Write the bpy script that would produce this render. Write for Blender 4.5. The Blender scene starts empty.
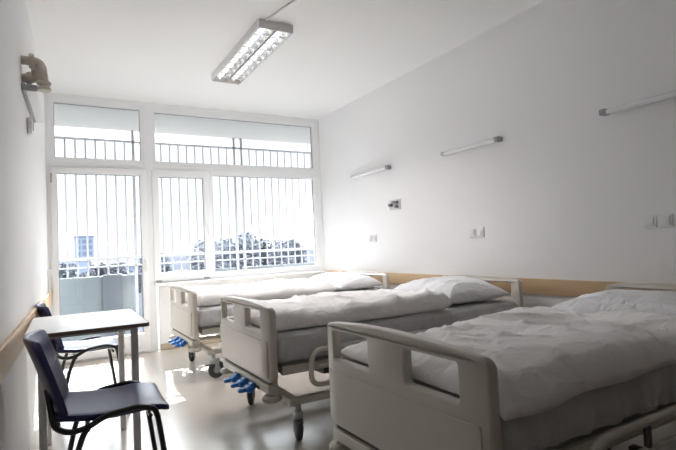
import bpy, bmesh, math, random
from mathutils import Vector, Matrix, noise
R = math.radians
SC = bpy.context.scene
COL = SC.collection
random.seed(7)

# ------------------------------------------------------------------ camera
cam_data = bpy.data.cameras.new('camera')
cam_data.sensor_fit = 'HORIZONTAL'; cam_data.sensor_width = 36.0
cam_data.lens = 36.0 * 491.06 / 676.0
cam_data.clip_start = 0.02; cam_data.clip_end = 3000
cam = bpy.data.objects.new('camera', cam_data); COL.objects.link(cam)
yaw, pitch, roll = 0.52828, 0.04258, -0.04678
F = Vector((math.sin(yaw)*math.cos(pitch), math.cos(yaw)*math.cos(pitch), math.sin(pitch)))
R0 = Vector((math.cos(yaw), -math.sin(yaw), 0)); U0 = R0.cross(F)
RV = R0*math.cos(roll) + U0*math.sin(roll); UV = -R0*math.sin(roll) + U0*math.cos(roll)
cam.matrix_world = Matrix(((RV.x, UV.x, -F.x, 0), (RV.y, UV.y, -F.y, 0), (RV.z, UV.z, -F.z, 1.09685), (0, 0, 0, 1)))
SC.camera = cam

# ------------------------------------------------------------------ world, sun, exposure
w = bpy.data.worlds.new('sky'); SC.world = w; w.use_nodes = True
nt = w.node_tree; bg = nt.nodes['Background']
bg.inputs[0].default_value = (0.90, 0.95, 1.0, 1)
# thin bright haze: pale at the horizon, brighter with height, brightest round the veiled sun
SUN = Vector((0.17, 1.0, 0.82)).normalized()
tc = nt.nodes.new('ShaderNodeTexCoord')
def mrange(src, a, b, c, d):
    n = nt.nodes.new('ShaderNodeMapRange'); n.interpolation_type = 'SMOOTHSTEP'
    for i, v in enumerate((a, b, c, d)): n.inputs[i+1].default_value = v
    nt.links.new(src, n.inputs[0]); return n.outputs[0]
sep = nt.nodes.new('ShaderNodeSeparateXYZ'); nt.links.new(tc.outputs['Generated'], sep.inputs[0])
dt = nt.nodes.new('ShaderNodeVectorMath'); dt.operation = 'DOT_PRODUCT'; dt.inputs[1].default_value = SUN
nt.links.new(tc.outputs['Generated'], dt.inputs[0])
hi = mrange(sep.outputs['Z'], .24, .55, 0.55, 5.0)
gl = mrange(dt.outputs['Value'], .88, .995, 0.0, 6.5)
ad = nt.nodes.new('ShaderNodeMath'); ad.operation = 'ADD'
nt.links.new(hi, ad.inputs[0]); nt.links.new(gl, ad.inputs[1]); nt.links.new(ad.outputs[0], bg.inputs[1])
sd = bpy.data.lights.new('sun', 'SUN'); sd.energy = 8.0; sd.angle = R(0.6); sd.color = (1.0, 0.975, 0.95)
sun = bpy.data.objects.new('sun', sd); COL.objects.link(sun)
sun.rotation_euler = Vector((-0.17, -1.0, -0.82)).to_track_quat('-Z', 'Y').to_euler()
pd = bpy.data.lights.new('window_portal', 'AREA'); pd.shape = 'RECTANGLE'; pd.size = 3.2; pd.size_y = 2.8
pd.cycles.is_portal = True
po = bpy.data.objects.new('window_portal', pd); COL.objects.link(po)
po.location = (1.6, 6.10, 1.42); po.rotation_euler = (R(-90), 0, 0)
vs = SC.view_settings
vs.view_transform = 'Standard'; vs.look = 'None'; vs.gamma = 1.0; vs.use_curve_mapping = False
vs.exposure = 1.56
SC.cycles.max_bounces = 12; SC.cycles.diffuse_bounces = 8; SC.cycles.glossy_bounces = 4
SC.cycles.transparent_max_bounces = 16
SC.cycles.sample_clamp_indirect = 6.0

# ------------------------------------------------------------------ room measures
XR, D, ZC, YB = 3.23, 5.97, 2.864, -2.4
def xl(y): return -0.2814 + (0.2814 - 0.0307) * y / D     # the left wall runs very slightly askew

# ------------------------------------------------------------------ materials
def mat(name, col, rough=0.6, metal=0.0, bump=0.0, bscale=40.0, var=0.0, vscale=3.0, spec=0.5, coat=0.0, sheen=0.0, emit=0.0, bdist=0.01):
    m = bpy.data.materials.new(name); m.use_nodes = True
    nt = m.node_tree; b = nt.nodes['Principled BSDF']
    b.inputs['Base Color'].default_value = (*col, 1); b.inputs['Roughness'].default_value = rough
    b.inputs['Metallic'].default_value = metal; b.inputs['Specular IOR Level'].default_value = spec
    b.inputs['Coat Weight'].default_value = coat; b.inputs['Sheen Weight'].default_value = sheen
    if emit:
        b.inputs['Emission Color'].default_value = (1, .97, .92, 1); b.inputs['Emission Strength'].default_value = emit
    tc = nt.nodes.new('ShaderNodeTexCoord')
    if var:
        n = nt.nodes.new('ShaderNodeTexNoise'); n.inputs['Scale'].default_value = vscale; n.inputs['Detail'].default_value = 4
        r = nt.nodes.new('ShaderNodeMix'); r.data_type = 'RGBA'
        r.inputs[6].default_value = (*[c*(1-var) for c in col], 1); r.inputs[7].default_value = (*[min(1, c*(1+var)) for c in col], 1)
        nt.links.new(tc.outputs['Object'], n.inputs['Vector']); nt.links.new(n.outputs['Fac'], r.inputs[0]); nt.links.new(r.outputs[2], b.inputs['Base Color'])
    if bump:
        n2 = nt.nodes.new('ShaderNodeTexNoise'); n2.inputs['Scale'].default_value = bscale; n2.inputs['Detail'].default_value = 5
        bp = nt.nodes.new('ShaderNodeBump'); bp.inputs['Strength'].default_value = bump; bp.inputs['Distance'].default_value = bdist
        nt.links.new(tc.outputs['Object'], n2.inputs['Vector']); nt.links.new(n2.outputs['Fac'], bp.inputs['Height']); nt.links.new(bp.outputs['Normal'], b.inputs['Normal'])
    return m
M = {}
M['wall'] = mat('wall_paint', (.875, .87, .872), .7, bump=.12, bscale=90, var=.015, vscale=1.5)
M['ceiling'] = mat('ceiling_paint', (.90, .90, .895), .8, bump=.1, bscale=60)
M['floor'] = mat('vinyl_floor', (.475, .435, .39), .24, bump=.03, bscale=7, var=.05, vscale=1.2, spec=.5)
M['frame'] = mat('white_window_plastic', (.86, .865, .875), .35)
M['sill'] = mat('white_sill', (.80, .80, .79), .3)
M['gasket'] = mat('grey_gasket', (.13, .13, .14), .6)
M['basebd'] = mat('baseboard_wood', (.52, .44, .34), .5, var=.1, vscale=8)
M['bed'] = mat('beige_bed_plastic', (.60, .56, .505), .34, var=.02, vscale=2)
M['bedmetal'] = mat('beige_bed_metal', (.58, .55, .48), .38)
M['groove'] = mat('dark_seam', (.10, .09, .08), .6)
M['darkmetal'] = mat('dark_bed_mechanism', (.09, .085, .08), .45, metal=.4)
M['grey'] = mat('grey_plastic', (.30, .31, .32), .45)
M['tyre'] = mat('caster_tyre', (.055, .058, .062), .55)
M['hub'] = mat('caster_hub', (.38, .40, .40), .4)
M['blue'] = mat('blue_pedal', (.03, .20, .62), .35)
M['rubber'] = mat('bumper_rubber', (.44, .42, .37), .5)
M['white'] = mat('white_plastic', (.80, .80, .79), .4)
M['lampgrey'] = mat('lamp_cap_grey', (.33, .33, .35), .4)
M['lampbody'] = mat('lamp_body', (.66, .66, .68), .35)
M['diffuser'] = mat('lamp_diffuser', (.85, .85, .86), .25, coat=.3)
M['navy'] = mat('navy_seat', (.019, .022, .105), .28, bump=.1, bscale=150, spec=.55)
M['black'] = mat('black_tube', (.012, .012, .014), .3, spec=.5)
M['tabletop'] = mat('table_top_laminate', (.84, .82, .81), .3, var=.04, vscale=5)
M['tableedge'] = mat('table_edge', (.17, .12, .09), .5)
M['tableleg'] = mat('table_leg_metal', (.68, .66, .65), .4)
M['pipe'] = mat('old_pipe', (.60, .55, .48), .5, bump=.3, bscale=25, var=.25, vscale=14)
M['chrome'] = mat('mirror_louvre', (.85, .84, .82), .2, metal=1.0)
M['tube'] = mat('lamp_tube', (.95, .95, .95), .3, emit=.4)
M['housing'] = mat('lamp_housing', (.78, .77, .76), .5)
M['rail'] = mat('balcony_paint', (.36, .36, .375), .5)
M['soffit'] = mat('balcony_concrete', (.42, .405, .385), .85, var=.03)
M['terrace'] = mat('balcony_floor_tile', (.26, .255, .25), .8, var=.1)
M['panel'] = mat('balcony_panel', (.13, .15, .16), .4, var=.05, vscale=2)
M['panel2'] = mat('balcony_panel_grey', (.08, .09, .105), .5)
M['trunk'] = mat('tree_bark', (.06, .055, .055), .9)
M['leaf'] = mat('tree_leaf', (.07, .08, .10), .9, var=.2, vscale=.5)  # distance haze put into the leaf colour as a lighter grey-blue
M['leaf2'] = mat('tree_leaf_pale', (.115, .12, .14), .9, var=.2, vscale=.5)  # paler leaf tone, distance haze put into the colour
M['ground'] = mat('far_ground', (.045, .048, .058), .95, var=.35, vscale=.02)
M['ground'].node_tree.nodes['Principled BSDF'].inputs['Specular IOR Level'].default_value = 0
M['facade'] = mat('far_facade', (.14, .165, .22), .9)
M['facadewin'] = mat('far_window', (.07, .085, .12), .6)
M['socket'] = mat('socket_plate', (.84, .84, .84), .35)
M['steel'] = mat('worn_steel', (.22, .21, .21), .45, metal=.6)

def wood(name, c1, c2, axis_scale):
    m = bpy.data.materials.new(name); m.use_nodes = True; nt = m.node_tree; b = nt.nodes['Principled BSDF']
    tc = nt.nodes.new('ShaderNodeTexCoord'); mp = nt.nodes.new('ShaderNodeMapping'); mp.inputs['Scale'].default_value = axis_scale
    n = nt.nodes.new('ShaderNodeTexNoise'); n.inputs['Scale'].default_value = 6; n.inputs['Detail'].default_value = 6
    r = nt.nodes.new('ShaderNodeMix'); r.data_type = 'RGBA'; r.inputs[6].default_value = (*c1, 1); r.inputs[7].default_value = (*c2, 1)
    nt.links.new(tc.outputs['Object'], mp.inputs[0]); nt.links.new(mp.outputs[0], n.inputs['Vector']); nt.links.new(n.outputs['Fac'], r.inputs[0])
    nt.links.new(r.outputs[2], b.inputs['Base Color']); b.inputs['Roughness'].default_value = .45
    return m
M['wood'] = wood('beech_rail', (.50, .34, .19), (.62, .44, .26), (6, .5, 6))
def fabric(name, col, strength=.35):
    m = bpy.data.materials.new(name); m.use_nodes = True; nt = m.node_tree; b = nt.nodes['Principled BSDF']
    b.inputs['Base Color'].default_value = (*col, 1); b.inputs['Roughness'].default_value = .85; b.inputs['Specular IOR Level'].default_value = .2
    b.inputs['Sheen Weight'].default_value = .15
    tc = nt.nodes.new('ShaderNodeTexCoord'); mp = nt.nodes.new('ShaderNodeMapping'); mp.inputs['Scale'].default_value = (1.0, 1.7, 1.0); mp.inputs['Rotation'].default_value = (0, 0, .5)
    n = nt.nodes.new('ShaderNodeTexNoise'); n.inputs['Scale'].default_value = 9; n.inputs['Detail'].default_value = 3; n.inputs['Distortion'].default_value = 1.4
    n2 = nt.nodes.new('ShaderNodeTexNoise'); n2.inputs['Scale'].default_value = 400
    ad = nt.nodes.new('ShaderNodeMath'); ad.operation = 'MULTIPLY_ADD'; ad.inputs[1].default_value = .03
    bp = nt.nodes.new('ShaderNodeBump'); bp.inputs['Strength'].default_value = strength; bp.inputs['Distance'].default_value = .03
    nt.links.new(tc.outputs['Object'], mp.inputs[0]); nt.links.new(mp.outputs[0], n.inputs['Vector']); nt.links.new(tc.outputs['Object'], n2.inputs['Vector'])
    nt.links.new(n2.outputs['Fac'], ad.inputs[0]); nt.links.new(n.outputs['Fac'], ad.inputs[2]); nt.links.new(ad.outputs[0], bp.inputs['Height']); nt.links.new(bp.outputs['Normal'], b.inputs['Normal'])
    return m
M['duvet'] = fabric('white_cotton', (.88, .865, .86))
M['sheet'] = fabric('grey_sheet', (.55, .545, .555), .5)
M['pillow'] = fabric('white_pillowcase', (.87, .87, .885), .5)
def glass(name):
    m = bpy.data.materials.new(name); m.use_nodes = True; nt = m.node_tree; nt.nodes.clear()
    o = nt.nodes.new('ShaderNodeOutputMaterial'); t = nt.nodes.new('ShaderNodeBsdfTransparent'); t.inputs[0].default_value = (.95, .965, .965, 1)
    g = nt.nodes.new('ShaderNodeBsdfGlossy'); g.inputs['Roughness'].default_value = .02; mx = nt.nodes.new('ShaderNodeMixShader')
    fr = nt.nodes.new('ShaderNodeFresnel'); fr.inputs[0].default_value = 1.35
    nt.links.new(fr.outputs[0], mx.inputs[0]); nt.links.new(t.outputs[0], mx.inputs[1]); nt.links.new(g.outputs[0], mx.inputs[2]); nt.links.new(mx.outputs[0], o.inputs[0])
    return m
M['backwall'] = mat('dark_unseen_wall', (.16, .14, .12), .6, var=.1)  # unseen wall behind the camera, tone made dark to limit bounce on the foreground
M['glass'] = glass('window_glass')

# ------------------------------------------------------------------ helpers
def finish(name, bm, m, parent=None, loc=None, smooth=True, angle=40):
    me = bpy.data.meshes.new(name)
    bmesh.ops.recalc_face_normals(bm, faces=bm.faces)
    bm.to_mesh(me); bm.free()
    if smooth:
        for p in me.polygons: p.use_smooth = True
        me.set_sharp_from_angle(angle=R(angle))
    ms = m if isinstance(m, (list, tuple)) else [m]
    for k in ms: me.materials.append(k)
    o = bpy.data.objects.new(name, me); COL.objects.link(o)
    if parent is not None: o.parent = parent
    if loc is not None: o.location = loc
    return o
def tag(o, label, cat, group=None):
    o['label'] = label; o['category'] = cat
    if group: o['group'] = group
    return o
def thing(name, label, cat, loc=(0, 0, 0), rz=0, group=None):
    o = bpy.data.objects.new(name, None); COL.objects.link(o); o.empty_display_size = .1
    o.location = loc; o.rotation_euler = (0, 0, rz)
    return tag(o, label, cat, group)
def struct(o): o['kind'] = 'structure'; return o
def dup(root, loc, rz, label, group=None):
    r = root.copy(); COL.objects.link(r); r.location = loc; r.rotation_euler = (0, 0, rz); r['label'] = label
    if group: r['group'] = group
    kids = {}
    for ch in list(root.children):
        c = ch.copy(); COL.objects.link(c); c.parent = r
        for g in list(ch.children):
            d = g.copy(); COL.objects.link(d); d.parent = c
    return r
def box(bm, x0, x1, y0, y1, z0, z1, bev=0.0, seg=2, mi=0):
    g = bmesh.ops.create_cube(bm, size=1.0)
    vs_ = g['verts']
    for v in vs_: v.co = Vector(((x0+x1)/2 + v.co.x*(x1-x0), (y0+y1)/2 + v.co.y*(y1-y0), (z0+z1)/2 + v.co.z*(z1-z0)))
    fs = {f for v in vs_ for f in v.link_faces}
    if bev:
        es = list({e for v in vs_ for e in v.link_edges})
        r = bmesh.ops.bevel(bm, geom=es, offset=bev, segments=seg, affect='EDGES', profile=.5)
        fs = set(r['faces']) | {f for f in fs if f.is_valid}
    for f in fs: f.material_index = mi
    return bm
def rounded_path(pts, rad, n=6):
    pts = [Vector(p) for p in pts]; out = [pts[0]]
    for i in range(1, len(pts)-1):
        a, b, c = pts[i-1], pts[i], pts[i+1]
        d1 = (a-b); d2 = (c-b); r = min(rad, d1.length*.49, d2.length*.49)
        p0 = b + d1.normalized()*r; p1 = b + d2.normalized()*r
        for k in range(n+1):
            t = k/n; out.append(p0*(1-t)**2 + b*2*t*(1-t) + p1*t*t)
    out.append(pts[-1]); return out
def tube(bm, pts, r, seg=10, closed=False, mi=0, ry=None):
    pts = [Vector(p) for p in pts]; n = len(pts); rings = []; up = None
    for i, p in enumerate(pts):
        if closed: t = (pts[(i+1) % n] - pts[i-1]).normalized()
        else: t = (pts[min(i+1, n-1)] - pts[max(i-1, 0)]).normalized()
        if up is None:
            up = Vector((0, 0, 1)) if abs(t.z) < .9 else Vector((1, 0, 0))
        s = t.cross(up).normalized(); up = s.cross(t).normalized()
        rr = r[i] if isinstance(r, (list, tuple)) else r
        rings.append([bm.verts.new(p + s*math.cos(a)*rr + up*math.sin(a)*(ry or rr)) for a in [2*math.pi*k/seg for k in range(seg)]])
    m = n if closed else n-1
    for i in range(m):
        A, B = rings[i], rings[(i+1) % n]
        for k in range(seg):
            f = bm.faces.new((A[k], A[(k+1) % seg], B[(k+1) % seg], B[k])); f.material_index = mi
    if not closed:
        for q in (rings[0], rings[-1]):
            f = bm.faces.new(q); f.material_index = mi
    return bm
def lathe(bm, prof, axis='Z', c=(0, 0, 0), seg=24, mi=0):
    rings = []; c = Vector(c)
    for (r, h) in prof:
        ring = []
        for k in range(seg):
            a = 2*math.pi*k/seg; x, y = math.cos(a)*max(r, 1e-4), math.sin(a)*max(r, 1e-4)
            v = {'Z': Vector((x, y, h)), 'Y': Vector((x, h, y)), 'X': Vector((h, x, y))}[axis]
            ring.append(bm.verts.new(c + v))
        rings.append(ring)
    for A, B in zip(rings, rings[1:]):
        for k in range(seg):
            f = bm.faces.new((A[k], A[(k+1) % seg], B[(k+1) % seg], B[k])); f.material_index = mi
    for q in (rings[0], rings[-1]): f = bm.faces.new(q); f.material_index = mi
    return bm
def roundbox(bm, L, W, H, r, nx, ny, nz, fn=None, c=(0, 0, 0)):
    """dense rounded box centred on c; fn(p) -> displaced p"""
    dims = (L/2, W/2, H/2); ns = (nx, ny, nz)
    def P(v):
        q = Vector([max(-(dims[i]-r), min(dims[i]-r, v[i])) for i in range(3)])
        d = Vector(v) - q
        if d.length > 1e-9: q = q + d.normalized()*r
        if fn: q = fn(q)
        return q + Vector(c)
    cache = {}
    def V(v):
        k = tuple(round(x, 5) for x in v)
        if k not in cache: cache[k] = bm.verts.new(P(v))
        return cache[k]
    def lin(i, k):
        t = k/ns[i]; return -dims[i] + 2*dims[i]*t
    for ax in range(3):
        a, b = [(1, 2), (0, 2), (0, 1)][ax]
        for s in (-1, 1):
            for i in range(ns[a]):
                for j in range(ns[b]):
                    q = []
                    for (di, dj) in ((0, 0), (1, 0), (1, 1), (0, 1)):
                        v = [0, 0, 0]; v[ax] = s*dims[ax]; v[a] = lin(a, i+di); v[b] = lin(b, j+dj); q.append(V(v))
                    bm.faces.new(q)
    return bm
def curve_plate(name, outline, holes, depth, bevel):
    """2-D outline with holes extruded to a solid plate with rounded edges; returns a bmesh in (x=u, y=v, z=thickness)"""
    cu = bpy.data.curves.new(name, 'CURVE'); cu.dimensions = '2D'; cu.fill_mode = 'BOTH'
    cu.extrude = depth/2 - bevel; cu.bevel_depth = bevel; cu.bevel_resolution = 3; cu.offset = -bevel
    for poly in [outline] + holes:
        s = cu.splines.new('POLY'); s.points.add(len(poly)-1); s.use_cyclic_u = True
        for p, q in zip(s.points, poly): p.co = (q[0], q[1], 0, 1)
    o = bpy.data.objects.new(name, cu); COL.objects.link(o)
    dg = bpy.context.evaluated_depsgraph_get(); dg.update()
    me = bpy.data.meshes.new_from_object(o.evaluated_get(dg))
    bm = bmesh.new(); bm.from_mesh(me); bmesh.ops.remove_doubles(bm, verts=bm.verts, dist=1e-5)
    bpy.data.objects.remove(o); bpy.data.curves.remove(cu); bpy.data.meshes.remove(me)
    return bm
def rrect(x0, x1, y0, y1, r, n=6):
    out = []
    for (cx, cy, a0) in ((x1-r, y1-r, 0), (x0+r, y1-r, 90), (x0+r, y0+r, 180), (x1-r, y0+r, 270)):
        for k in range(n+1):
            a = R(a0 + 90*k/n); out.append((cx + r*math.cos(a), cy + r*math.sin(a)))
    return out
def nz(x, y, z=0.0): return noise.noise(Vector((x, y, z)))
def ridge(x, y, z=0.0): return (1 - min(1, abs(nz(x, y, z))*2.6))**2

# ------------------------------------------------------------------ room shell
def quadbox(name, pts, z0, z1, m):
    bm = bmesh.new(); lo = [bm.verts.new((x, y, z0)) for x, y in pts]; hi = [bm.verts.new((x, y, z1)) for x, y in pts]
    bm.faces.new(lo); bm.faces.new(hi)
    for i in range(len(pts)): j = (i+1) % len(pts); bm.faces.new((lo[i], lo[j], hi[j], hi[i]))
    return struct(finish(name, bm, m, smooth=False))
quadbox('floor', [(xl(YB)-.15, YB-.15), (XR+.15, YB-.15), (XR+.15, D+.1), (xl(D)-.15, D+.1)], -.12, 0, M['floor'])
quadbox('ceiling', [(xl(YB)-.15, YB-.15), (XR+.15, YB-.15), (XR+.15, D+.18), (xl(D)-.15, D+.18)], ZC, ZC+.2, M['ceiling'])
quadbox('wall_right', [(XR, YB-.15), (XR+.15, YB-.15), (XR+.15, D+.18), (XR, D+.18)], 0, ZC, M['wall'])
quadbox('wall_left', [(xl(YB), YB-.15), (xl(YB)-.15, YB-.15), (xl(D)-.15, D+.18), (xl(D), D+.18)], 0, ZC, M['wall'])
quadbox('wall_front', [(xl(YB), YB), (XR, YB), (XR, YB-.15), (xl(YB), YB-.15)], 0, ZC, M['backwall'])
quadbox('wall_back', [(1.05, D-.01), (XR, D-.01), (XR, D+.18), (1.05, D+.18)], 0, .745, M['wall'])
bm = bmesh.new(); box(bm, 1.055, XR, D-.022, D-.01, 0, .07, .003)
struct(finish('baseboard_back', bm, M['basebd']))
# door in the wall behind the camera
bm = bmesh.new(); box(bm, 1.0, 1.1, YB-.01, YB+.03, 0, 2.1, .004); box(bm, 1.95, 2.05, YB-.01, YB+.03, 0, 2.1, .004); box(bm, 1.1, 1.95, YB-.01, YB+.03, 2.02, 2.1, .004)
box(bm, 1.1, 1.95, YB-.01, YB+.015, 0, 2.02)
d2 = struct(finish('door_2', bm, M['wood']))
# protective timber rails along both side walls
bm = bmesh.new(); box(bm, XR-.022, XR, YB, D-.012, .655, .774, .004); struct(finish('trim_1', bm, M['wood']))
bm = bmesh.new()
a = math.atan2(xl(D)-xl(YB), D-YB)
L = (D-.06-YB)/math.cos(a); box(bm, 0, .022, 0, L, .655, .774, .004)
o = finish('trim_2', bm, M['wood']); o.location = (xl(YB), YB, 0); o.rotation_euler = (0, 0, -a); struct(o)

# ------------------------------------------------------------------ window wall
def window(name, x0, x1, z0, z1, gx0, gx1, gz0, gz1, y0, y1, sash=True):
    """frame from outer x0..x1/z0..z1 round the glass opening"""
    bm = bmesh.new()
    bm2 = curve_plate('tmp', rrect(x0, x1, z0, z1, .004, 1), [rrect(gx0, gx1, gz0, gz1, .006, 2)], y1-y0, .005)
    for v in bm2.verts: v.co = Vector((v.co.x, (y0+y1)/2 + v.co.z, v.co.y))
    o = struct(finish(name, bm2, M['frame'])); bm.free()
    g = bmesh.new(); yg = (y0+y1)/2 + .012
    box(g, gx0-.01, gx1+.01, yg-.003, yg+.003, gz0-.01, gz1+.01)
    finish('glass', g, M['glass'], o, smooth=False)
    k = bmesh.new(); t = .006; ya, yb = yg-.012, yg-.004
    box(k, gx0-.001, gx1+.001, ya, yb, gz1-t, gz1+.001); box(k, gx0-.001, gx1+.001, ya, yb, gz0-.001, gz0+t*.6)
    box(k, gx0-.001, gx0+t*.6, ya, yb, gz0, gz1); box(k, gx1-t, gx1+.001, ya, yb, gz0, gz1)
    finish('gasket', k, M['gasket'], o, smooth=False)
    return o
# fixed main frame: verticals, transom bar and head
bm = bmesh.new()
box(bm, xl(D)-.01, .008, D-.03, D+.07, 0, ZC, .004); box(bm, 3.165, XR, D-.03, D+.07, .745, ZC, .004)
box(bm, .925, 1.025, D-.03, D+.07, 0, ZC, .004); box(bm, 0, XR, D-.028, D+.068, 2.815, ZC, .004)
box(bm, 0, XR, D-.028, D+.068, 2.055, 2.125, .004); box(bm, 1.0, XR, D-.028, D+.068, .745, .80, .004)
box(bm, 1.645, 1.675, D-.028, D+.068, .78, 2.07, .004)
box(bm, 0, .94, D-.028, D+.068, 0, .025, .004)
struct(finish('trim_3', bm, M['frame']))
window('window_1', .004, .929, 2.121, 2.819, .040, .900, 2.180, 2.772, D-.022, D+.05)
window('window_2', 1.021, 3.169, 2.121, 2.819, 1.060, 3.128, 2.180, 2.760, D-.022, D+.05)
w3 = window('window_3', 1.005, 1.658, .782, 2.072, 1.078, 1.598, .872, 1.995, D-.052, D+.03)
window('window_4', 1.671, 3.169, .796, 2.059, 1.710, 3.118, .850, 2.035, D-.022, D+.05)
dr = window('door_1', -.004, .945, .022, 2.072, .055, .880, .22, 2.005, D-.052, D+.03)
bm = bmesh.new(); box(bm, .895, .925, D-.064, D-.050, .93, 1.07, .004); tube(bm, rounded_path([(.91, D-.055, 1.03), (.91, D-.105, 1.03), (.91, D-.105, .91)], .02), .009)
finish('door_handle', bm, M['white'], dr)
bm = bmesh.new(); box(bm, 1.615, 1.64, D-.064, D-.050, 1.33, 1.45, .004); tube(bm, rounded_path([(1.628, D-.055, 1.41), (1.628, D-.10, 1.41), (1.628, D-.10, 1.30)], .02), .008)
finish('window_handle', bm, M['white'], w3)
for x in (1.05, 1.60):
    bm = bmesh.new(); box(bm, x-.035, x+.035, D-.062, D-.045, .778, .80, .004); finish('hinge', bm, M['lampgrey'], w3)
for z in (.25, 1.9):
    bm = bmesh.new(); tube(bm, [(.004, D-.06, z), (.004, D-.06, z+.10)], .009); finish('hinge', bm, M['basebd'], dr)
bm = bmesh.new(); box(bm, 1.0, XR, D-.17, D-.02, .745, .772, .006, 3); struct(finish('trim_4', bm, M['sill']))
# a slim heating pipe in the left corner
bm = bmesh.new(); tube(bm, [(-.035, D-.19, 0), (-.035, D-.19, .95)], .011); lathe(bm, [(.022, .93), (.025, .94), (.025, .99), (.012, 1.0)], c=(-.035, D-.19, 0))
tag(finish('heating_pipe', bm, M['white']), 'thin white upright pipe in the corner beside the balcony door', 'pipe')

# ------------------------------------------------------------------ balcony and outside
bm = bmesh.new(); box(bm, -2.0, 6.0, D+.18, 7.26, 2.822, 3.0); struct(finish('balcony_ceiling', bm, M['soffit'], smooth=False))
bm = bmesh.new(); box(bm, -2.0, 6.0, D+.1, 7.4, -.2, -.03); struct(finish('balcony_floor', bm, M['terrace'], smooth=False))
YR = 7.2
rl = thing('balcony_railing', 'tall white barred railing standing along the balcony edge', 'railing', (2.0, YR, -.03))
def rb(name, m, fn):
    b = bmesh.new(); fn(b)
    for v in b.verts: v.co -= Vector((2.0, YR, -.03))
    return finish(name, b, m, rl)
rb('top_rail', M['rail'], lambda b: box(b, -1.2, 5.4, YR-.02, YR+.02, 2.645, 2.675, .004))
rb('middle_rail', M['rail'], lambda b: box(b, -1.2, 5.4, YR-.05, YR-.01, 1.055, 1.095, .004))
rb('lower_rail', M['grey'], lambda b: box(b, -1.2, 5.4, YR-.02, YR+.02, .955, .975, .003))
for k in range(-6, 38):
    x = .164 + .119*k
    if -.6 < x < 4.6: rb('bar', M['rail'], lambda b: tube(b, [(x, YR, .84), (x, YR, 2.65)], .012, 8))
for x in (-.45, .985, 2.42, 2.535, 3.98): rb('post', M['rail'], lambda b: box(b, x-.018, x+.018, YR-.02, YR+.02, -.03, 2.822, .003))
for i in range(-1, 4):
    x0 = -.42 + 1.435*i
    rb('panel', M['panel'], lambda b: box(b, x0+.03, x0+1.37, YR-.008, YR+.008, .05, .845, .004))
rb('panel', M['panel2'], lambda b: box(b, .56, .80, YR-.05, YR-.02, .05, .86, .004))
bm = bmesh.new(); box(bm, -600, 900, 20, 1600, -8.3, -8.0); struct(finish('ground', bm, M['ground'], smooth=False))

def tree_meshes(seed, h, cr):
    rnd = random.Random(seed); bt = bmesh.new(); bl = bmesh.new()
    tube(bt, [(0, 0, 0), (.15, 0, h*.3), (.0, .1, h*.62), (.1, .1, h*.85)], [.30, .22, .14, .05], 8)
    for i in range(16):
        a = rnd.uniform(0, 6.28); z = h*rnd.uniform(.3, .75); l = cr*rnd.uniform(.5, .9)
        tube(bt, [(0.05, .05, z), (math.cos(a)*l*.5, math.sin(a)*l*.5, z+l*.4), (math.cos(a)*l, math.sin(a)*l, z+l*.9)], [.1, .06, .02], 5)
    for i in range(3200):
        u = rnd.gauss(0, 1), rnd.gauss(0, 1), rnd.gauss(0, 1); n = math.sqrt(sum(q*q for q in u)); rr = rnd.uniform(.35, 1)**.5
        lump = .75 + .5*noise.noise(Vector([q/n*1.6 for q in u]) + Vector((seed*3.1, 0, 0)))
        p = Vector((u[0]/n*cr*rr*lump, u[1]/n*cr*rr*lump, h*.62 + u[2]/n*h*.38*rr*lump))
        s = rnd.uniform(.14, .34); d1 = Vector((rnd.uniform(-1, 1), rnd.uniform(-1, 1), rnd.uniform(-1, 1))).normalized(); d2 = d1.orthogonal().normalized()
        bl.faces.new([bl.verts.new(p+d1*s), bl.verts.new(p+d2*s*.6), bl.verts.new(p-d1*s), bl.verts.new(p-d2*s*.6)])
    return bt, bl
protos = []
places = [('tall bushy', 29.5, 84, 0, 1.08), ('broad pale', 21.8, 80, 1, .98), ('slim dark', 28.5, 97, 2, 1.05), ('wide low', 39.5, 102, 0, 1.0), ('rounded', 38.5, 88, 1, .95), ('thin', 16.0, 89, 2, .86),
          ('low round', 12.6, 78, 0, .76), ('low broad', 8.6, 84, 1, .72), ('small dark', 6.4, 90, 2, .74), ('small', 1.2, 82, 0, .74), ('far thin', -2.0, 93, 1, .76), ('far broad', 42.5, 92, 2, 1.0), ('stubby', 3.6, 70, 1, .66), ('twiggy', 18.5, 104, 1, .84), ('leaning', 36, 115, 2, 1.12)]
where = {0: 'right of centre beyond the big window pane', 1: 'beyond the bars of the narrow casement window', 2: 'in the middle beyond the big window pane', 3: 'beyond the right half of the big window pane', 4: 'near the right end of the big window pane', 5: 'beyond the left edge of the narrow casement',
         6: 'seen just right of the balcony door glass', 7: 'at the right side of the balcony door glass', 8: 'right of the tower block beyond the balcony door', 9: 'left of the tower block beyond the balcony door', 10: 'at the far left of the balcony door glass', 11: 'behind the right frame of the big pane',
         12: 'in front of the tower block beyond the balcony', 13: 'far behind the left edge of the casement', 14: 'far behind the others beyond the big pane'}
for i, (adj, x, y, k, s) in enumerate(places):
    lab = '%s hazy tree %s' % (adj, where[i])
    if len(protos) <= 2 and k >= len(protos) and k == len(protos) or (k == 0 and not protos):
        t = thing('tree', lab, 'tree', (x, y, -8), 0, 'hazy trees beyond the balcony')
        bt, bl = tree_meshes(k+1, 12.0, 3.4 if k != 2 else 2.6)
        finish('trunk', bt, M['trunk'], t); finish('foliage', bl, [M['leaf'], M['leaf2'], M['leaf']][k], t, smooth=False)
        protos.append(t)
    else:
        t = dup(protos[k], (x, y, -8), i*1.3, lab)
    t.scale = (s*1.15, s*1.15, s)
b1 = thing('tower_block', 'blue grey tower block on the skyline beyond the balcony door', 'building', (6.3, 140, -8))
bm = bmesh.new(); box(bm, -1.4, 2.7, -3, 3, 0, 14.2); finish('wall', bm, M['facade'], b1, smooth=False)
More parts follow.
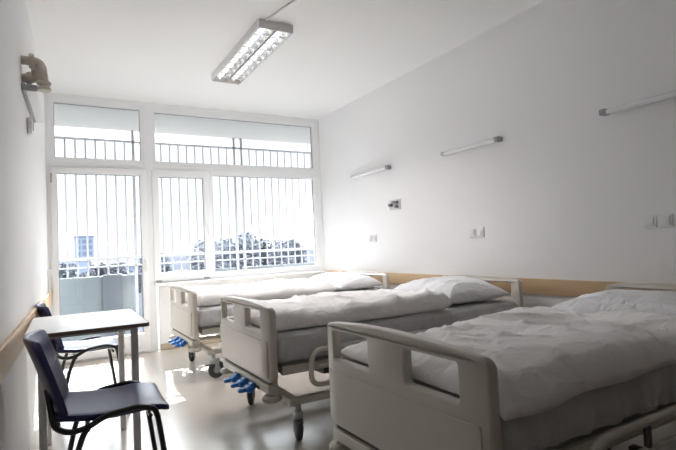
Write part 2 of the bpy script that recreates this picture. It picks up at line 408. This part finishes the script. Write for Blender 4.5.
bm = bmesh.new(); box(bm, -1.5, 2.8, -3.1, 3.1, 14.2, 14.5); finish('roof', bm, M['facadewin'], b1, smooth=False)
for r in range(4):
    for c in range(3):
        bm = bmesh.new(); box(bm, -1.1+c*1.3, -.3+c*1.3, -3.05, -2.98, 8.2+r*1.5, 9.1+r*1.5); finish('window', bm, M['facadewin'], b1, smooth=False)
b2 = thing('house', 'low pale house under the skyline beyond the balcony door', 'building', (11.5, 120, -8))
bm = bmesh.new(); box(bm, -4, 4, -3, 3, 0, 7.0); finish('wall', bm, M['facade'], b2, smooth=False)
bm = bmesh.new()
v = [bm.verts.new(p) for p in ((-4.3, -3.3, 7), (4.3, -3.3, 7), (4.3, 3.3, 7), (-4.3, 3.3, 7), (-4.3, 0, 9.2), (4.3, 0, 9.2))]
for q in ((0, 1, 5, 4), (2, 3, 4, 5), (0, 4, 3), (1, 2, 5), (0, 3, 2, 1)): bm.faces.new([v[j] for j in q])
finish('roof', bm, M['trunk'], b2, smooth=False)

# ------------------------------------------------------------------ ceiling lamp
cl = thing('ceiling_light', 'long louvred fluorescent light fixed to the white ceiling', 'ceiling light', (1.545, 4.11, ZC), R(-.3))
LL, LW, LH = 1.31, .285, .066
bm = bmesh.new()
box(bm, -LW/2, LW/2, -LL/2, LL/2, -.012, 0)
for s in (-1, 1):
    box(bm, s*LW/2-.004, s*LW/2+.004, -LL/2, LL/2, -LH, 0, .002); box(bm, -LW/2, LW/2, s*LL/2-.004, s*LL/2+.004, -LH-.004, 0, .002)
finish('housing', bm, M['housing'], cl)
for s in (-1, 1):
    cx = s*LW/4; hw = LW/4-.006
    bm = bmesh.new(); rows = []
    for k in range(13):
        t = -1 + 2*k/12; rows.append([bm.verts.new((cx+t*hw, y, -.016-(LH-.018)*abs(t)**2.2)) for y in (-LL/2+.008, LL/2-.008)])
    for A, B in zip(rows, rows[1:]): bm.faces.new((A[0], B[0], B[1], A[1]))
    finish('reflector', bm, M['chrome'], cl)
    bm = bmesh.new(); tube(bm, [(cx, -LL/2+.03, -.034), (cx, LL/2-.03, -.034)], .011, 12); finish('lamp_tube', bm, M['tube'], cl)
    for k in range(1, 10):
        y = -LL/2 + LL*k/10; bm = bmesh.new(); top = []; n = 12
        # curved, wedge-shaped cross blade following the trough
        prof = []
        for j in range(n+1):
            t = -1 + 2*j/n; zt = -.016-(LH-.018)*abs(t)**2.2; zt = min(zt, -.05); prof.append((cx+t*hw, zt))
        A = [bm.verts.new((x, y-.0015, z)) for x, z in prof]; B = [bm.verts.new((x, y+.0015, z)) for x, z in prof]
        C_ = [bm.verts.new((x, y+.010, -LH)) for x, z in prof]; D_ = [bm.verts.new((x, y-.010, -LH)) for x, z in prof]
        for j in range(n):
            bm.faces.new((A[j], A[j+1], B[j+1], B[j])); bm.faces.new((B[j], B[j+1], C_[j+1], C_[j])); bm.faces.new((C_[j], C_[j+1], D_[j+1], D_[j])); bm.faces.new((D_[j], D_[j+1], A[j+1], A[j]))
        finish('louvre_blade', bm, M['chrome'], cl)
ld = bpy.data.lights.new('lamp_light', 'AREA'); ld.shape = 'RECTANGLE'; ld.size = LW-.03; ld.size_y = LL-.04; ld.energy = 8.5; ld.spread = R(130); ld.color = (1, .955, .95)
lo = bpy.data.objects.new('lamp_light', ld); COL.objects.link(lo); lo.parent = cl; lo.location = (0, 0, -LH-.012)
bm = bmesh.new(); tube(bm, [(1.46, 3.44, ZC-.008), (1.54, 3.0, ZC-.008), (1.66, 2.2, ZC-.008)], .007, 8)
tag(finish('cable_conduit', bm, M['housing']), 'thin grey cable running along the ceiling to the light', 'cable')

# ------------------------------------------------------------------ wall lamps
def wall_lamp(label, y_far, y_near, z, cap_far=False, group='slim lamps on the right wall'):
    t = thing('wall_lamp', label, 'wall lamp', (XR, (y_far+y_near)/2, z), 0, group)
    L = y_far - y_near
    bm = bmesh.new(); box(bm, -.028, 0, -L/2, L/2, -.016, .024, .005, 3); finish('body', bm, M['lampbody'], t)
    bm = bmesh.new(); roundbox(bm, .040, L-.05, .036, .016, 6, 12, 6, c=(-.042, 0, -.002)); finish('diffuser', bm, M['diffuser'], t)
    s = 1 if cap_far else -1
    bm = bmesh.new(); roundbox(bm, .066, .05, .046, .012, 4, 4, 4, c=(-.034, s*(L/2-.012), 0.002)); finish('switch_cap', bm, M['lampgrey'], t)
    bm = bmesh.new(); roundbox(bm, .064, .022, .042, .012, 4, 4, 4, c=(-.034, -s*(L/2-.008), 0.002)); finish('end_cap', bm, M['lampbody'], t)
    return t
wall_lamp('white slim tube lamp on the right wall nearest the windows', 5.07, 4.32, 1.93)
wall_lamp('white slim tube lamp on the right wall above the middle bed', 3.46, 2.78, 1.912)
wall_lamp('shaded grey tube lamp on the right wall cut by the photo edge', 1.90, 1.18, 1.90, True)
# lamp on the left wall
yl = 3.78
t = thing('wall_lamp', 'white box lamp on the left wall below the pipe', 'wall lamp', (xl(yl), yl, 2.12), -a)
bm = bmesh.new(); box(bm, 0, .02, -.38, .42, -.012, .03, .005); finish('body', bm, M['lampgrey'], t)
bm = bmesh.new(); roundbox(bm, .06, .78, .034, .012, 6, 12, 6, c=(.048, .02, 0)); finish('diffuser', bm, M['white'], t)
bm = bmesh.new(); roundbox(bm, .080, .018, .040, .008, 4, 2, 4, c=(.042, -.385, 0.002)); finish('end_cap', bm, M['lampgrey'], t)
y = 3.76
bm = bmesh.new(); roundbox(bm, .03, .07, .11, .008, 4, 4, 4, c=(xl(y)+.012, y, 1.975)); box(bm, xl(y)+.029, xl(y)+.036, y-.02, y+.02, 1.95, 2.0, .002)
tag(finish('wall_switch', bm, M['white']), 'small white switch box on the left wall under the lamp', 'switch')
# old elbow pipe high on the left wall
y = 3.45; x0 = xl(y)
pp = thing('elbow_pipe', 'grubby beige elbow pipe jutting out of the left wall', 'pipe', (x0, y, 2.25))
bm = bmesh.new(); tube(bm, rounded_path([(-.01, 0, .055), (.10, 0, .055), (.112, 0, -.075)], .05, 8), .027, 14)
finish('pipe', bm, M['pipe'], pp)
bm = bmesh.new(); tube(bm, rounded_path([(-.01, .03, -.045), (.07, .03, -.045), (.075, .03, .03)], .03, 6), .028, 12); finish('branch_pipe', bm, M['pipe'], pp)
for x, z, r, ax in ((.05, .055, .044, 'X'), (.035, -.045, .038, 'X')):
    bm = bmesh.new(); lathe(bm, [(.0, -.014), (r, -.014), (r+.003, 0), (r, .014), (.0, .014)], ax, (x, .0 if z > 0 else .03, z)); finish('coupling', bm, M['pipe'], pp)
for z in (-.075, -.112):
    bm = bmesh.new(); lathe(bm, [(.0, -.010), (.036, -.010), (.040, -.004), (.040, .004), (.036, .010), (.0, .010)], 'Z', (.112, 0, z)); finish('flange', bm, M['pipe'], pp)

# ------------------------------------------------------------------ sockets on the right wall
def socket(label, y, z, kind='double'):
    t = thing('wall_socket', label, 'socket', (XR, y, z), 0, 'square switch and socket plates on the right wall')
    bm = bmesh.new(); roundbox(bm, .012, .083, .083, .005, 3, 6, 6, c=(-.006, 0, 0)); finish('plate', bm, M['socket'], t)
    bm = bmesh.new()
    if kind == 'socket': lathe(bm, [(.0, -.018), (.019, -.018), (.021, -.010), (.0, -.010)], 'X', (0, 0, 0)); lathe(bm, [(.026, -.012), (.028, -.016), (.024, -.018), (.02, -.014)], 'X', (0, 0, 0))
    else: box(bm, -.019, -.010, -.028, .028, -.028, .028, .003)
    finish('rocker', bm, M['socket'], t)
socket('left one of the two square plates above the nearest bed', 1.667, 1.158, 'switch')
socket('right one of the two square plates above the nearest bed', 1.575, 1.158, 'switch')
socket('left plate of the pair above the middle bed pillow', 3.165, 1.158, 'switch')
socket('right plate of the pair above the middle bed pillow', 3.075, 1.158, 'socket')
socket('left plate of the faint pair above the far bed', 4.79, 1.165, 'switch')
socket('right plate of the faint pair above the far bed', 4.70, 1.165, 'socket')
t = thing('wall_connector', 'small dark metal connector panel on the right wall beside the lamp', 'wall fitting', (XR, 4.28, 1.515))
bm = bmesh.new(); box(bm, -.010, 0, -.10, .10, -.055, .055, .003); finish('plate', bm, M['lampbody'], t)
for (dy, dz, w_, h_) in ((.055, .0, .05, .035), (-.045, .022, .06, .03), (-.055, -.025, .035, .03), (.0, .03, .03, .02)):
    bm = bmesh.new(); roundbox(bm, .035, w_, h_, .006, 3, 3, 3, c=(-.026, dy, dz)); finish('outlet', bm, M['steel'], t)

# ------------------------------------------------------------------ beds
BL = 2.10      # footboard outer face to headboard outer face
def board_outline():
    o = [(0.03, .36), (.0, .39)]
    o += [(0, .735)] + [(.0 + .035*(1-math.cos(R(90*k/6))), .735 + .04*math.sin(R(90*k/6))) for k in range(1, 7)]
    top = [(.035 + .88*k/20, .775 + .025*math.sin(math.pi*k/20)**.6) for k in range(1, 20)]
    o += top
    o += [(.95 - .035*(1-math.cos(R(90*k/6))), .735 + .04*math.sin(R(90*k/6))) for k in range(6, 0, -1)]
    o += [(.95, .735), (.95, .39), (.92, .36)]
    return o
def make_board(name, parent, x, sgn):
    """sgn -1: outer face towards -x"""
    bm = curve_plate('tmp', board_outline(), [rrect(.105, .365, .636, .750, .012), rrect(.595, .860, .636, .752, .010)], .040, .010)
    for v in bm.verts:
        y, z, n = v.co.x, v.co.y, v.co.z
        bend = .022*max(0, (abs(y-.475)-.36)/.115)**2            # ends sweep back round the mattress
        v.co = Vector((x + n - sgn*bend, y, z))
    o = finish(name, bm, M['bed'], parent, angle=50)
    # raised lower panel and reveal mouldings round the two hand openings
    bm = curve_plate('tmp', rrect(.03, .92, .385, .590, .012), [], .008, .003)
    bmesh.ops.bisect_plane(bm, geom=bm.verts[:]+bm.edges[:]+bm.faces[:], plane_co=(.115, 0, 0), plane_no=(1, 0, 0))
    for q in (.05, .07, .09, .86, .88, .90, .835): bmesh.ops.bisect_plane(bm, geom=bm.verts[:]+bm.edges[:]+bm.faces[:], plane_co=(q, 0, 0), plane_no=(1, 0, 0))
    for v in bm.verts:
        bend = .022*max(0, (abs(v.co.x-.475)-.36)/.115)**2
        v.co = Vector((x + sgn*.021 - sgn*bend + v.co.z, v.co.x, v.co.y))
    finish('panel_moulding', bm, M['bed'], o)
    return o
def caster(parent, x, y, rz):
    e = bmesh.new()
    lathe(e, [(.0, .165), (.018, .165), (.018, .215), (.0, .215)], 'Z', (0, 0, 0)); roundbox(e, .085, .054, .05, .014, 5, 4, 4, c=(.012, 0, .150))
    for s in (-1, 1): roundbox(e, .040, .006, .10, .003, 4, 1, 5, c=(.022, s*.026, .10))
    for v in e.verts: pass
    f = finish('caster', e, M['hub'], parent, (x, y, 0)); f.rotation_euler = (0, 0, rz)
    b = bmesh.new(); lathe(b, [(.04, -.017), (.062, -.018), (.073, -.012), (.076, 0), (.073, .012), (.062, .018), (.04, .017)], 'Y', (.026, 0, .0765), 28)
    finish('tyre', b, M['tyre'], f)
    b = bmesh.new(); lathe(b, [(.0, -.021), (.024, -.021), (.044, -.013), (.044, .013), (.024, .021), (.0, .021)], 'Y', (.026, 0, .0765), 20)
    finish('wheel_hub', b, M['grey'], f)
    b = bmesh.new(); roundbox(b, .045, .03, .010, .004, 4, 3, 2, c=(-.050, 0, .125)); finish('brake_lever', b, M['darkmetal'], f)
    return f
def make_bed(label, y0):
    t = thing('hospital_bed', label, 'bed', (.985, y0, 0), 0, 'adjustable beds along the right wall'); t.scale = (1, .95, 1)
    make_board('footboard', t, .021, -1)
    make_board('headboard', t, BL-.021, 1)
    # deck frame under the mattress
    bm = bmesh.new()
    for s in (.055, .895): box(bm, .10, BL-.08, s-.018, s+.018, .385, .435, .005)
    for x in (.12, .65, 1.2, 1.7, BL-.10): box(bm, x-.02, x+.02, .05, .90, .39, .43, .004)
    finish('bed_frame', bm, M['bedmetal'], t)
    bm = bmesh.new(); box(bm, .10, BL-.10, .06, .89, .436, .452, .003); finish('mattress_deck', bm, M['grey'], t)
    # end crossbars below the boards with corner posts
    for x, nm in ((.035, 'end_bar'), (BL-.035, 'end_bar')):
        bm = bmesh.new(); box(bm, x-.024, x+.024, .035, .915, .297, .346, .006, 3); finish(nm, bm, M['bedmetal'], t)
        bm = bmesh.new(); box(bm, x-.012, x+.018, .05, .90, .340, .364); finish('seam_strip', bm, M['groove'], t)
        for y in (.06, .89):
            bm = bmesh.new(); tube(bm, [(x+.02, y, .275), (x+.02, y, .43)], .022, 12); finish('corner_post', bm, M['bedmetal'], t)
            bm = bmesh.new(); lathe(bm, [(.0, -.016), (.046, -.016), (.056, -.008), (.056, .006), (.045, .016), (.0, .016)], 'Z', (x+.005, y, .270)); finish('bumper', bm, M['rubber'], t)
    # longitudinals from deck down to base, lifting arms
    bm = bmesh.new()
    for s in (.06, .87): box(bm, .14, BL-.16, s-.02, s+.02, .205, .245, .005)
    for x in (.17, BL-.19): box(bm, x-.025, x+.025, .03, .90, .205, .242, .005)
    finish('base_frame', bm, M['bedmetal'], t)
    for s in (.14, .81):
        bm = bmesh.new(); tube(bm, [(.55, s, .225), (.85, s, .40)], .018, 8); tube(bm, [(1.35, s, .225), (1.65, s, .40)], .018, 8); finish('lift_arm', bm, M['darkmetal'], t)
    for s in (.10, .85):
        bm = bmesh.new(); tube(bm, [(.06, s, .33), (.20, s, .225)], .014, 8); finish('foot_strut', bm, M['bedmetal'], t)
    bm = bmesh.new(); roundbox(bm, .50, .30, .09, .02, 8, 6, 4, c=(.75, .475, .31)); finish('motor_box', bm, M['darkmetal'], t)
    for i, (x, y, rz) in enumerate(((.19, .045, R(75)), (.19, .88, R(62)), (BL-.22, .045, R(20)), (BL-.22, .88, R(160)))): caster(t, x, y, rz)
    # blue foot pedals
    for y in (.26, .40, .545):
        bm = bmesh.new(); tube(bm, rounded_path([(.03, y, .315), (-.01, y, .30), (-.04, y, .29)], .01), .009, 8)
        roundbox(bm, .075, .036, .022, .010, 6, 5, 3, c=(-.055, y, .288)); roundbox(bm, .044, .082, .036, .015, 5, 6, 4, c=(-.028, y, .292))
        lathe(bm, [(.0, -.022), (.019, -.022), (.019, .022), (.0, .022)], 'Y', (-.005, y, .306), 14)
        p_ = finish('foot_pedal', bm, M['blue'], t)
    bm = bmesh.new(); tube(bm, [(.012, .18, .306), (.012, .63, .306)], .009, 8); finish('pedal_shaft', bm, M['darkmetal'], t)
    # folded side rails
    for s, y in ((-1, -.022), (1, .972)):
        bm = bmesh.new(); pts = rounded_path([(.9, y, .512), (.26, y, .512), (.245, y, .315), (1.62, y, .315), (1.60, y, .512), (.9, y, .512)], .075, 8)
        tube(bm, pts[:-1], .0155, 10, closed=True); r_ = finish('side_rail', bm, M['bed'], t)
        bm = bmesh.new(); tube(bm, [(.30, y, .425), (1.57, y, .425)], .010, 8); finish('rail_bar', bm, M['bedmetal'], r_)
        for x in (.55, 1.3):
            bm = bmesh.new(); box(bm, x-.018, x+.018, min(y, y-s*.06), max(y, y-s*.06), .38, .42, .004); box(bm, x-.014, x+.014, y-.008, y+.008, .32, .505, .003); finish('rail_arm', bm, M['darkmetal'], r_)
    return t
Y0 = (.96, 2.54, 4.25)
bed = make_bed('nearest beige hospital bed, its footboard filling the foreground', Y0[0])
bedm = dup(bed, (1.0, Y0[1], 0), 0, 'middle beige hospital bed with blue foot pedals, between the other two')
bedf = dup(bed, (1.0, Y0[2], 0), 0, 'farthest beige hospital bed, standing next to the windows')
for c in [c for c in bedf.children if c.name.startswith('caster')][:1]: c.rotation_euler = (0, 0, R(10))

for c in [c for c in bed.children if c.name.startswith('side_rail')][:1]: c.location = (.12, -.03, -.03)
def mattress(y0, seed, label):
    L, W, H = 2.00, .86, .165
    def fn(p):
        q = p.copy(); e = max(abs(p.y)/(W/2), 0)
        if abs(p.y) > W/2-.012 or abs(p.x) > L/2-.012:
            s = p.x if abs(p.y) > W/2-.012 else p.y
            low = max(0, (.04-p.z)/.12)
            rip = ridge(s*6.5+seed*5, p.z*1.5, seed)*.028 + nz(s*18, p.z*4, seed)*.011
            k = 1 if abs(p.y) > W/2-.012 else 0
            d = (rip*(.4+low) - .006*low)
            if k: q.y += math.copysign(d, p.y)
            else: q.x += math.copysign(d*.5, p.x)
            q.z += nz(s*2.2, 3, seed)*.012*low
        if p.z > 0: q.z += .004*nz(p.x*4, p.y*6, seed) + .007*ridge(p.x*1.6+p.y*2.4, p.y*1.2-p.x*.8, seed+4)*.6
        return q
    bm = bmesh.new(); roundbox(bm, L, W, H, .045, 130, 60, 16, fn, c=(0, 0, 0))
    o = finish('mattress', bm, M['sheet'], None, (1.0+.055+L/2, y0+.452, .453+H/2), angle=180)
    tag(o, label, 'mattress', 'grey sheeted mattresses on the beds'); return o
mattress(Y0[0], 1, 'grey sheeted mattress on the nearest bed in the foreground')
mattress(Y0[1], 2, 'grey sheeted mattress on the middle bed')
mattress(Y0[2], 3, 'grey sheeted mattress on the bed next to the windows')

def soft(name, L, W, H, rx, ry, nx, ny, seed, loc, rz, m, amp=1.0, hfun=None, edge=.5, wob=.012, pinch=0.0, droop=None):
    """closed padded cloth body: top and bottom skins meeting on a wandering edge"""
    bm = bmesh.new(); T = {}; B = {}
    for i in range(nx+1):
        for j in range(ny+1):
            # denser sampling towards the edges
            u = -math.cos(math.pi*i/nx)*.35 + (2*i/nx-1)*.65; v = -math.cos(math.pi*j/ny)*.35 + (2*j/ny-1)*.65
            x, y = u*L/2, v*W/2
            dx = max(0, (abs(x)-(L/2-rx))/rx); dy = max(0, (abs(y)-(W/2-ry))/ry)
            pr = math.sqrt(max(0, 1-dx**2.2))*math.sqrt(max(0, 1-dy**2.2))
            ex = pinch*(1-abs(u)**2)*(abs(v)**4); ey = pinch*(1-abs(v)**2)*(abs(u)**4)
            X = x*(1 - ey*1.0) + wob*nz(y*3.2, u*1.2, seed+9)*abs(u)**3*2; Y = y*(1 - ex*1.2) + wob*nz(x*3.2, v*1.2, seed+19)*abs(v)**3*2
            wx, wy = x + .12*nz(x*2, y*2, seed), y + .12*nz(x*2+5, y*2, seed)
            big = nz(x*1.9, y*2.3, seed+.5)*.045
            mid = ridge(wx*2.2+wy*1.4, wy*2.6-wx*.9, seed+2)*.026 + ridge(wx*4.8-wy*2.2, wy*3.4+wx*2.0, seed+7)*.014
            sm = ridge(wx*9+wy*5, wy*10-wx*4, seed+3)*.0045 + nz(x*16, y*16, seed)*.0018
            d = (big + mid + sm - .012)*amp
            h = hfun(x, y) if hfun else 1.0
            sk = pr**.5
            zt = H*edge + H*(1-edge)*pr*h + d*sk
            zb = H*edge*(1-pr)
            if droop:
                dz = droop*max(0, (abs(Y)-.405)/.055)**1.5 if abs(Y) > .405 else 0
                zt -= dz; zb -= dz
            T[i, j] = bm.verts.new((X, Y, max(zt, zb+.0005)))
            if 0 < i < nx and 0 < j < ny: B[i, j] = bm.verts.new((X, Y, zb))
            else: B[i, j] = T[i, j]
    for i in range(nx):
        for j in range(ny):
            bm.faces.new((T[i, j], T[i+1, j], T[i+1, j+1], T[i, j+1]))
            q = [B[i, j], B[i, j+1], B[i+1, j+1], B[i+1, j]]
            try: bm.faces.new(q)
            except ValueError: pass
    o = finish(name, bm, m, None, loc, angle=180); o.rotation_euler = (0, 0, rz)
    return o
ZT = .619
def hb1(x, y): return .90 - .10*x - .42*y + .10*math.exp(-((y+.12)/.2)**2) 
d = soft('duvet', 1.36, .93, .108, .14, .28, 170, 100, 3, (1.035+.68, Y0[0]+.452, ZT), R(.3), M['duvet'], 1.0, hb1, edge=.24, wob=.010, droop=.030)
tag(d, 'thick rumpled white duvet on the nearest bed', 'duvet', 'white duvets on the beds')
def hb2(x, y): return 1.0 + .12*math.exp(-((y-.1)/.25)**2)
d = soft('duvet', 1.30, .83, .115, .07, .085, 150, 100, 11, (1.0+.065+.65, Y0[1]+.44, ZT), R(-2.0), M['duvet'], .85, hb2, edge=.42, wob=.02)
tag(d, 'folded white duvet spread on the middle bed', 'duvet', 'white duvets on the beds')
d = soft('duvet', 1.36, .81, .115, .07, .085, 130, 80, 23, (1.0+.075+.68, Y0[2]+.44, ZT), R(1.0), M['duvet'], .8, hb2, edge=.42, wob=.02)
tag(d, 'sunlit white duvet on the bed next to the windows', 'duvet', 'white duvets on the beds')
def pillow(L, W, H, seed, loc, rz, label):
    o = soft('pillow', L, W, H, L*.42, W*.38, 70, 90, seed, loc, rz, M['pillow'], .6, None, edge=.30, wob=.014, pinch=.07)
    tag(o, label, 'pillow', 'white pillows at the bed heads'); return o
pillow(.54, .90, .145, 31, (2.70, Y0[0]+.475, ZT), R(3), 'white pillow on the nearest bed at the right photo edge')
pillow(.58, .82, .19, 37, (2.70, Y0[1]+.445, ZT), R(-4), 'plump white pillow at the head of the middle bed')
pillow(.54, .80, .175, 43, (2.735, Y0[2]+.45, ZT), R(5), 'white pillow on the bed next to the windows')

# ------------------------------------------------------------------ table
tb = thing('table', 'small white topped table against the left wall', 'table', (.158, 3.10, 0), R(-1))
bm = bmesh.new(); roundbox(bm, .545, .80, .020, .006, 12, 16, 3, c=(0, 0, .742)); finish('table_top', bm, M['tabletop'], tb)
bm = bmesh.new(); bm2 = curve_plate('tmp', rrect(-.274, .274, -.402, .402, .012), [rrect(-.266, .266, -.394, .394, .006)], .019, .001)
for v in bm2.verts: v.co.z += .7405
bm.free(); finish('edge_band', bm2, M['tableedge'], tb)
for sx in (-1, 1):
    for sy in (-1, 1):
        bm = bmesh.new(); box(bm, sx*.205-.017, sx*.205+.017, sy*.355-.017, sy*.355+.017, 0.0, .730, .004, 3); finish('leg', bm, M['tableleg'], tb)
bm = bmesh.new()
for sy in (-1, 1): box(bm, -.19, .19, sy*.335-.010, sy*.335+.010, .715, .731)
for sx in (-1, 1): box(bm, sx*.195-.010, sx*.195+.010, -.34, .34, .715, .731)
finish('apron', bm, M['tableleg'], tb)

# ------------------------------------------------------------------ chairs (seat faces +x)
def make_chair(label, loc, rz):
    t = thing('visitor_chair', label, 'chair', loc, rz, 'navy chairs along the left wall')
    # seat pad: waterfall front, dished middle
    def sf(p):
        q = p.copy(); u = p.x/.21
        q.z += -.030*max(0, u-.45)**2*2.2 + .012*abs(p.y/.21)**2 - .010*(1-min(1, abs(u))) + .020*max(0, -u-.4)
        q.y *= 1 - .05*max(0, -u)**2
        return q
    bm = bmesh.new(); roundbox(bm, .435, .415, .030, .014, 24, 20, 4, sf, c=(-.008, 0, .462)); finish('seat', bm, M['navy'], t)
    # backrest: curved pad, leaning back
    def bf(p):
        # p.x thickness, p.y width, p.z height
        q = p.copy(); v = (p.z+.15)/.30
        wdt = 1 - .16*max(0, .35-v)**1.0 - .20*max(0, v-.72)**2*6
        q.y *= wdt; q.x += .055*(p.y/.22)**2
        q.x += -.075*v - .02*v*v
        return q
    bm = bmesh.new(); roundbox(bm, .026, .42, .30, .012, 4, 24, 20, bf, c=(-.222, 0, .638)); finish('backrest', bm, M['navy'], t)
    for s in (-1, 1):
        y = s*.205
        bm = bmesh.new()
        pts = rounded_path([(-.240, s*.11, .58), (-.226, s*.17, .515), (-.215, s*.212, .455), (-.165, s*.218, .428), (-.10, s*.219, .436), (-.04, s*.219, .470), (.09, s*.219, .484), (.148, s*.219, .462), (.156, s*.220, .43)], .04, 6)
        tube(bm, pts, .0115, 10, ry=.0115); finish('side_frame', bm, M['black'], t)
        bm = bmesh.new(); tube(bm, rounded_path([(.156, s*.220, .435), (.167, s*.221, .36), (.215, y*1.08, .012)], .03, 6), .0115, 10)
        f = finish('leg', bm, M['black'], t)
        b = bmesh.new(); lathe(b, [(.0, 0), (.015, 0), (.016, .01), (.014, .035), (.0, .035)], 'Z', (.2155, y*1.08, 0), 14); finish('foot_cap', b, M['black'], f)
        bm = bmesh.new(); tube(bm, rounded_path([(-.10, s*.219, .438), (-.118, s*.219, .41), (-.145, s*.219, .33), (-.215, y*1.05, .012)], .03, 6), .0115, 10)
        f = finish('leg', bm, M['black'], t)
        b = bmesh.new(); lathe(b, [(.0, 0), (.015, 0), (.016, .01), (.014, .035), (.0, .035)], 'Z', (-.2155, y*1.05, 0), 14); finish('foot_cap', b, M['black'], f)
    bm = bmesh.new()
    for x, z in ((.13, .435), (-.10, .425)): tube(bm, [(x, -.213, z), (x, .213, z)], .009, 8)
    finish('cross_tube', bm, M['black'], t)
    return t
ch = make_chair('navy chair with black tube legs in the left foreground', (.215, 2.40, 0), R(-2))
dup(ch, (.215, 4.02, 0), R(3), 'navy chair behind the table, next to the balcony door')
